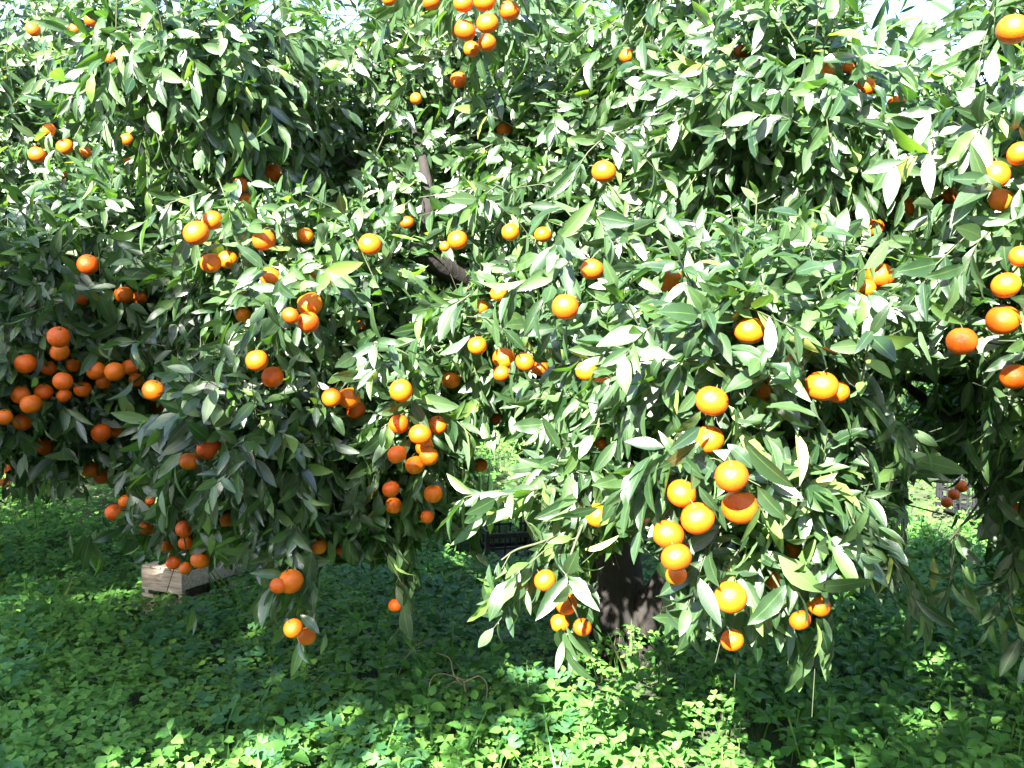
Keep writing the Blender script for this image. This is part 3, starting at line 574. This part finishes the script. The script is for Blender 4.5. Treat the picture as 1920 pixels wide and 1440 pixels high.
def crown(t, nleaf, mat=M['leaf'], templ=ALLT):
    n = len(t.P); sel = np.zeros(n, bool)
    if nleaf:
        o = np.argsort(-t.score)[:nleaf]; sel[o[t.score[o] > 0]] = True
    for i in np.nonzero(sel)[0]:
        m = np.eye(4); m[:3, :3] = t.R[i] * t.SC[i][None, :]; m[:3, 3] = t.P[i] - t.base
        obj('leaf', LEAF_ME[t.var[i]], t.root, Matrix(m.tolist()))
    k = ~sel; var = np.where(t.score[k] > 0, t.var[k], len(TEMPL)) if templ is ALLT else np.zeros(k.sum(), int)
    c = obj('crown', build_leaves('crown', t.P[k] - t.base, t.R[k], t.SC[k], var, mat, templ), t.root); c['kind'] = 'stuff'
    ok = np.bincount(t.ID, minlength=t.ns) > 0.75 * t.cnt
    if templ is not ALLT: return
    ok &= np.bincount(t.ID, weights=(t.score > 0), minlength=t.ns) > 0
    if t in TREES:
        f = np.linspace(0, 1, 7)[None, :, None]; a0, a1, a2 = t.TW[:, None, 0], t.TW[:, None, 1], t.TW[:, None, 2]
        q = np.where(f < 0.5, a0 + (a1 - a0) * 2 * f, a1 + (a2 - a1) * (2 * f - 1)); px, py, d = project(q)
        for (p, r, x, y, rp, fr) in FR: ok &= ~(((px - x) ** 2 + (py - y) ** 2 < (rp * 1.05) ** 2) & (d < np.linalg.norm(p - np.array([0, 0, CAMZ])))).any(1)
    tw = t.TW[ok]; N = len(tw); V = np.zeros((N, 9, 3)); T = nrm(tw[:, 2] - tw[:, 0]); u, v = frames(T)
    for a in range(3):
        for b in range(3):
            an = b * 2.094; V[:, a * 3 + b] = tw[:, a] + (u * math.cos(an) + v * math.sin(an)) * (0.0028 - 0.0007 * a)
    f = []
    for a in range(2):
        for b in range(3):
            i0, i1 = a * 3 + b, a * 3 + (b + 1) % 3; f += [(i0, i1, i1 + 3), (i0, i1 + 3, i0 + 3)]
    V = V.reshape(-1, 3); F = (np.array(f)[None] + (np.arange(N) * 9)[:, None, None]).reshape(-1, 3)
    if getattr(t, 'TWX', None): V, F = join([(V, F)] + t.TWX)
    t.part('twigs', V, F, M['twig'], 'stuff')
for t in TREES: crown(t, 300)
for t in BACK[:3]: crown(t, 80)
for t in BACK[3:] + SHADE: crown(t, 0, M['leaf'], LOW)

# ================================================================== GROUND COVER
def heart(n=1):
    V, F, U = [], [], []
    for k in range(3):
        a = k * 2.0944; ca, sa = math.cos(a), math.sin(a)
        L = [(0, 0, 0.5), (-0.42, 0.55, 0), (-0.3, 0.95, 0.1), (0, 0.8, 0.5), (0.3, 0.95, 0.9), (0.42, 0.55, 1)]
        o = len(V)
        for x, y, u in L:
            z = -0.22 * y * y + 0.18 * abs(x); V.append((x * ca - y * sa, x * sa + y * ca, z)); U.append((u, y))
        F += [(o, o + 3, o + 1), (o + 1, o + 3, o + 2), (o, o + 5, o + 3), (o + 3, o + 5, o + 4)]
    o = len(V); V += [(0.02, 0, 0), (-0.02, 0, 0), (0, 0.1, -4.0)]; U += [(0.2, 0.5)] * 3; F.append((o, o + 1, o + 2))
    return np.array(V), np.array(F), np.array(U)
def serrate():
    st = [(0.0, 0.1), (0.16, 0.72), (0.22, 0.68), (0.36, 1.0), (0.42, 0.86), (0.58, 0.86), (0.64, 0.66), (0.8, 0.48), (1.0, 0.0)]
    V, U, F = [], [], []
    for t, wd in st:
        for s_, u in ((-1, 0), (0, 0.5), (1, 1)):
            V.append((s_ * wd * 0.38, t, -0.3 * t * t + 0.12 * abs(s_) * wd)); U.append((u, t))
    for i in range(len(st) - 1):
        a = i * 3
        for k in (0, 1): F += [(a + k, a + k + 1, a + k + 4), (a + k, a + k + 4, a + k + 3)]
    return np.array(V), np.array(F), np.array(U)
def nettle_tuft():
    sv, sf, su = serrate(); Vs, Fs, Us, o = [], [], [], 0
    for k in range(6):
        lev = k // 2; a = (k % 2) * math.pi + lev * 1.57 + 0.3 * math.sin(k * 3.1); sc = 1.0 - 0.22 * lev; tilt = 0.1 + 0.28 * lev
        v = sv * sc; y = v[:, 1] * math.cos(tilt) - v[:, 2] * math.sin(tilt) + 0.12; z = v[:, 1] * math.sin(tilt) + v[:, 2] * math.cos(tilt) + 0.55 * lev
        Vs.append(np.stack([v[:, 0] * math.cos(a) - y * math.sin(a), v[:, 0] * math.sin(a) + y * math.cos(a), z], 1)); Fs.append(sf + o); Us.append(su); o += len(sv)
    Vs.append(np.array([(0.04, 0, 1.1), (-0.04, 0, 1.1), (0, 0.05, -3.5), (0, -0.06, -3.5)])); Fs.append(np.array([(o, o + 1, o + 2), (o, o + 1, o + 3)])); Us.append(np.full((4, 2), 0.2))
    return np.vstack(Vs), np.vstack(Fs), np.vstack(Us)
def blade():
    V = [(-0.03, 0, 0), (0.03, 0, 0), (-0.025, 0.12, 0.5), (0.025, 0.12, 0.5), (0, 0.5, 0.95)]
    return np.array(V), np.array([(0, 1, 3), (0, 3, 2), (2, 3, 4)]), np.array([(0, 0), (1, 0), (0, 0.5), (1, 0.5), (0.5, 1)])
def patchy(x, y, f, s):
    return 0.5 + 0.25 * np.sin(x * f + s) * np.cos(y * f * 1.3 + 2 * s) + 0.25 * np.sin(x * f * 2.3 + 1.7 * s + y * f * 1.1)
def scatter(n, y0, y1, hw):
    y = rng.uniform(y0, y1, n); x = rng.uniform(-1, 1, n) * (hw * y + 0.5); wgt = (hw * y + 0.5) / (hw * y1 + 0.5); k = rng.random(n) < wgt
    return x[k], y[k]
def cover(name, templ, mat, x, y, h, size, tilt, label, cat, up=0.0):
    n = len(x); z = gz(x, y) + h
    a = rng.uniform(0, 6.283, n); nz = nrm(np.stack([rng.normal(0, tilt, n), rng.normal(-up, tilt, n), np.ones(n)], 1))
    xx = nrm(np.cross(np.stack([-np.sin(a), np.cos(a), 0 * a], 1), nz)); yy = np.cross(nz, xx)
    me = build_leaves(name, np.stack([x, y, z], 1), np.stack([xx, yy, nz], 2), np.repeat(size[:, None], 3, 1), np.zeros(n, int), mat, [templ])
    return tag(obj(name, me), label, cat, None, 'stuff')
def no_crate(x, y):
    k = np.ones(len(x), bool)
    for (cx, cy, rr) in ((-1.7, 5.42, 0.2), (-0.03, 6.2, 0.36), (3.45, 7.35, 0.25), (0.95, 6.7, 0.25)): k &= (x - cx) ** 2 + (y - cy) ** 2 > rr ** 2
    k &= (x - 0.52) ** 2 + (y - 4.75) ** 2 > 0.15 ** 2
    return k
HT, NT, BT = heart(), nettle_tuft(), blade()
# clover: near, then coarser far off
def height(x, y): return 0.07 + 0.13 * patchy(x, y, 2.1, 0.7) + 0.03 * patchy(x, y, 7.0, 2.0)
x1, y1 = scatter(37000, 2.3, 7.0, 0.62); k = no_crate(x1, y1) & (rng.random(len(x1)) < np.where(x1 < 0.25 * (y1 - 2) - 0.4, 1, 0.45)); x1, y1 = x1[k], y1[k]
x2, y2 = scatter(16000, 7.0, 15.0, 0.62); k = no_crate(x2, y2); x2, y2 = x2[k], y2[k]
xc, yc = np.concatenate([x1, x2]), np.concatenate([y1, y2])
hc = height(xc, yc) * rng.uniform(0.6, 1.1, len(xc)); sc_ = np.where(yc < 7, rng.uniform(0.02, 0.044, len(xc)), rng.uniform(0.03, 0.055, len(xc)))
cover('clover_patch', HT, M['clover'], xc, yc, hc, sc_, 0.27, 'dense three-leaved clover carpeting the shaded orchard floor', 'clover', 0.25)
# nettles towards the right and the front
xn, yn = scatter(6000, 2.3, 6.0, 0.62); pr = np.clip(0.25 + 0.55 * (xn + 0.5), 0.05, 1) * (0.3 + 0.9 * patchy(xn, yn, 3.1, 4.0)); k = (rng.random(len(xn)) < pr) & no_crate(xn, yn) & ~((yn > 3.9) & (np.abs(xn - 0.45) < 0.5)); xn, yn = xn[k], yn[k]
cover('nettle_patch', NT, M['nettle'], xn, yn, height(xn, yn) * rng.uniform(0.6, 1.15, len(xn)) + 0.02, rng.uniform(0.04, 0.085, len(xn)), 0.25, 'broad toothed nettle leaves covering the right foreground', 'nettles', 0.2)
def round_leaf():
    V, U, F = [(0, 0.1, 0)], [(0.5, 0.1)], []
    for i in range(12):
        a = -1.2 + i * (2 * math.pi - 0.74) / 11 + math.pi / 2 + 1.57; r = 0.5 * (1 + 0.1 * (-1) ** i)
        V.append((r * math.cos(a), 0.3 + r * math.sin(a), 0.12 * r + 0.03 * (-1) ** i)); U.append((0.2 + 0.05 * (i % 2), 0.5))
    for i in range(1, 12): F.append((0, i, i + 1))
    o = len(V); V += [(0.02, 0.1, 0), (-0.02, 0.1, 0), (0, 0, -2.6)]; U += [(0.2, 0.5)] * 3; F.append((o, o + 1, o + 2))
    return np.array(V), np.array(F), np.array(U)
xm, ym = scatter(5200, 2.6, 6.5, 0.62); k = (patchy(xm, ym, 2.6, 5.5) > 0.52) & no_crate(xm, ym) & (xm < 0.3); xm, ym = xm[k], ym[k]
cover('mallow_patch', round_leaf(), M['mallow'], xm, ym, height(xm, ym) * 1.05 + 0.02, rng.uniform(0.035, 0.062, len(xm)), 0.22, 'round bluish-green mallow leaves among the clover at left', 'mallow', 0.25)
xg, yg = scatter(26000, 2.6, 13.0, 0.62); k = (patchy(xg, yg, 1.7, 9.0) > 0.45) & no_crate(xg, yg); xg, yg = xg[k], yg[k]
cover('grass', BT, M['grass'], xg, yg, np.zeros(len(xg)), rng.uniform(0.12, 0.3, len(xg)), 0.2, 'thin green grass blades standing between the clover', 'grass')

# ================================================================== CRATES AND DEAD STALKS
def crate_parts(root, specs, mat):
    cache = {}
    for nm, c, s in specs:
        key = tuple(round(v, 4) for v in s)
        if key not in cache: cache[key] = trimesh(nm, *box((0, 0, 0), s), None, mat, False)
        o = obj(nm, cache[key], root); o.location = c
        bv = o.modifiers.new('edge', 'BEVEL'); bv.width = 0.002; bv.segments = 1
e = np.array([-0.25, 0.13]); ang = math.atan2(e[1], e[0]) + math.pi
near = np.array([-1.70, 5.1]); sd = np.array([e[1], -e[0]]) / np.linalg.norm(e)
ctr = near + e / 2 + sd * 0.28
wc = empty('wooden_crate', (ctr[0], ctr[1], 0.0)); wc.rotation_euler.z = ang; tag(wc, 'weathered slatted wooden crate upside down in the clover at left', 'crate')
WX, WY, WH = 0.29, 0.56, 0.27
sp = []
for i in range(4): sp.append(('top_slat', (-WX / 2 + 0.034 + i * 0.0707, 0, WH - 0.005 + 0.001 * (i % 2)), (0.063, WY, 0.009)))
for s_ in (-1, 1):
    sp.append(('end_board', (0, s_ * (WY / 2 - 0.006), WH - 0.07), (WX, 0.011, 0.115))); sp.append(('end_board', (0, s_ * (WY / 2 - 0.006), 0.07), (WX, 0.011, 0.1)))
    for z in (WH - 0.06, 0.065): sp.append(('side_board', (s_ * (WX / 2 - 0.005), 0, z), (0.009, WY - 0.026, 0.09)))
    for s2 in (-1, 1): sp.append(('corner_post', (s_ * (WX / 2 - 0.024), s2 * (WY / 2 - 0.026), WH / 2 - 0.008), (0.026, 0.026, WH - 0.022)))
crate_parts(wc, sp, M['wood'])
def plastic_crate(loc, rz, label, tiltx=0.0):
    c = empty('plastic_crate', loc); c.rotation_euler = (tiltx, 0, rz); tag(c, label, 'crate', 'black plastic harvest crates')
    X, Y, Z = 0.36, 0.5, 0.27; sp = [('bottom', (0, 0, 0.008), (X - 0.02, Y - 0.02, 0.008))]
    for s_ in (-1, 1):
        for j, z in enumerate((0.03, 0.1, 0.17, 0.25)):
            hh = 0.03 if j in (0, 3) else 0.014
            sp.append(('rail', (0, s_ * Y / 2, z), (X, 0.01, hh))); sp.append(('rail', (s_ * X / 2, 0, z), (0.01, Y, hh)))
        for i in range(5): sp.append(('rib', (-X / 2 + X * (i + 0.5) / 5, s_ * (Y / 2 + 0.003), 0.14), (0.009, 0.012, Z - 0.03)))
        for i in range(6): sp.append(('rib', (s_ * (X / 2 + 0.003), -Y / 2 + Y * (i + 0.5) / 6, 0.14), (0.012, 0.009, Z - 0.03)))
        for s2 in (-1, 1): sp.append(('corner_post', (s_ * X / 2, s2 * Y / 2, 0.14), (0.026, 0.026, Z + 0.02)))
    crate_parts(c, sp, M['black'])
plastic_crate((-0.03, 6.3, 0.04), 0.22, 'black plastic lattice crate on the grass beyond the gap left of the trunk', 0.1)
plastic_crate((0.98, 6.75, 0.08), -0.3, 'black plastic lattice crate half hidden behind the dark trunk')
plastic_crate((3.45, 7.35, 0.14), 0.15, 'black plastic lattice crate deep in the shaded gap at right')
dw = empty('dead_weed', tuple(at(875, 1315, 3.65))); tag(dw, 'pale dry weed stalk with arching stems standing in the shaded clover', 'dead plant')
O = np.array(dw.location)
def stem(root, O, pts, rad, nm='stalk'):
    V, F = tube([np.array(p) - O for p in pts], rad, 6, 0.06); return obj(nm, trimesh(nm, V, F, None, M['dry']), root)
stem(dw, O, [at(876, 1340, 3.68), at(874, 1305, 3.66), at(869, 1275, 3.65)], [0.0045, 0.004, 0.003])
stem(dw, O, [at(869, 1276, 3.65), at(850, 1268, 3.62), at(825, 1263, 3.58), at(808, 1275, 3.55), at(803, 1305, 3.54)], [0.0024, 0.002, 0.0012], 'arching_stem')
stem(dw, O, [at(869, 1280, 3.65), at(885, 1272, 3.62), at(900, 1268, 3.6), at(913, 1285, 3.58), at(911, 1325, 3.56)], [0.0024, 0.002, 0.0012], 'arching_stem')
stem(dw, O, [at(868, 1284, 3.65), at(852, 1278, 3.6), at(836, 1290, 3.58)], [0.002, 0.0012], 'arching_stem')
stem(dw, O, [at(866, 1285, 3.65), at(850, 1262, 3.7), at(843, 1235, 3.75), at(820, 1224, 3.8)], [0.0024, 0.002, 0.0012], 'arching_stem')
dg = empty('dry_stalk', tuple(at(748, 1258, 3.9))); tag(dg, 'single thin bent dry stalk left of the dead weed', 'dead plant')
O2 = np.array(dg.location); stem(dg, O2, [at(747, 1265, 3.9), at(760, 1235, 3.9), at(785, 1208, 3.92), at(818, 1200, 3.95)], [0.002, 0.002, 0.001])
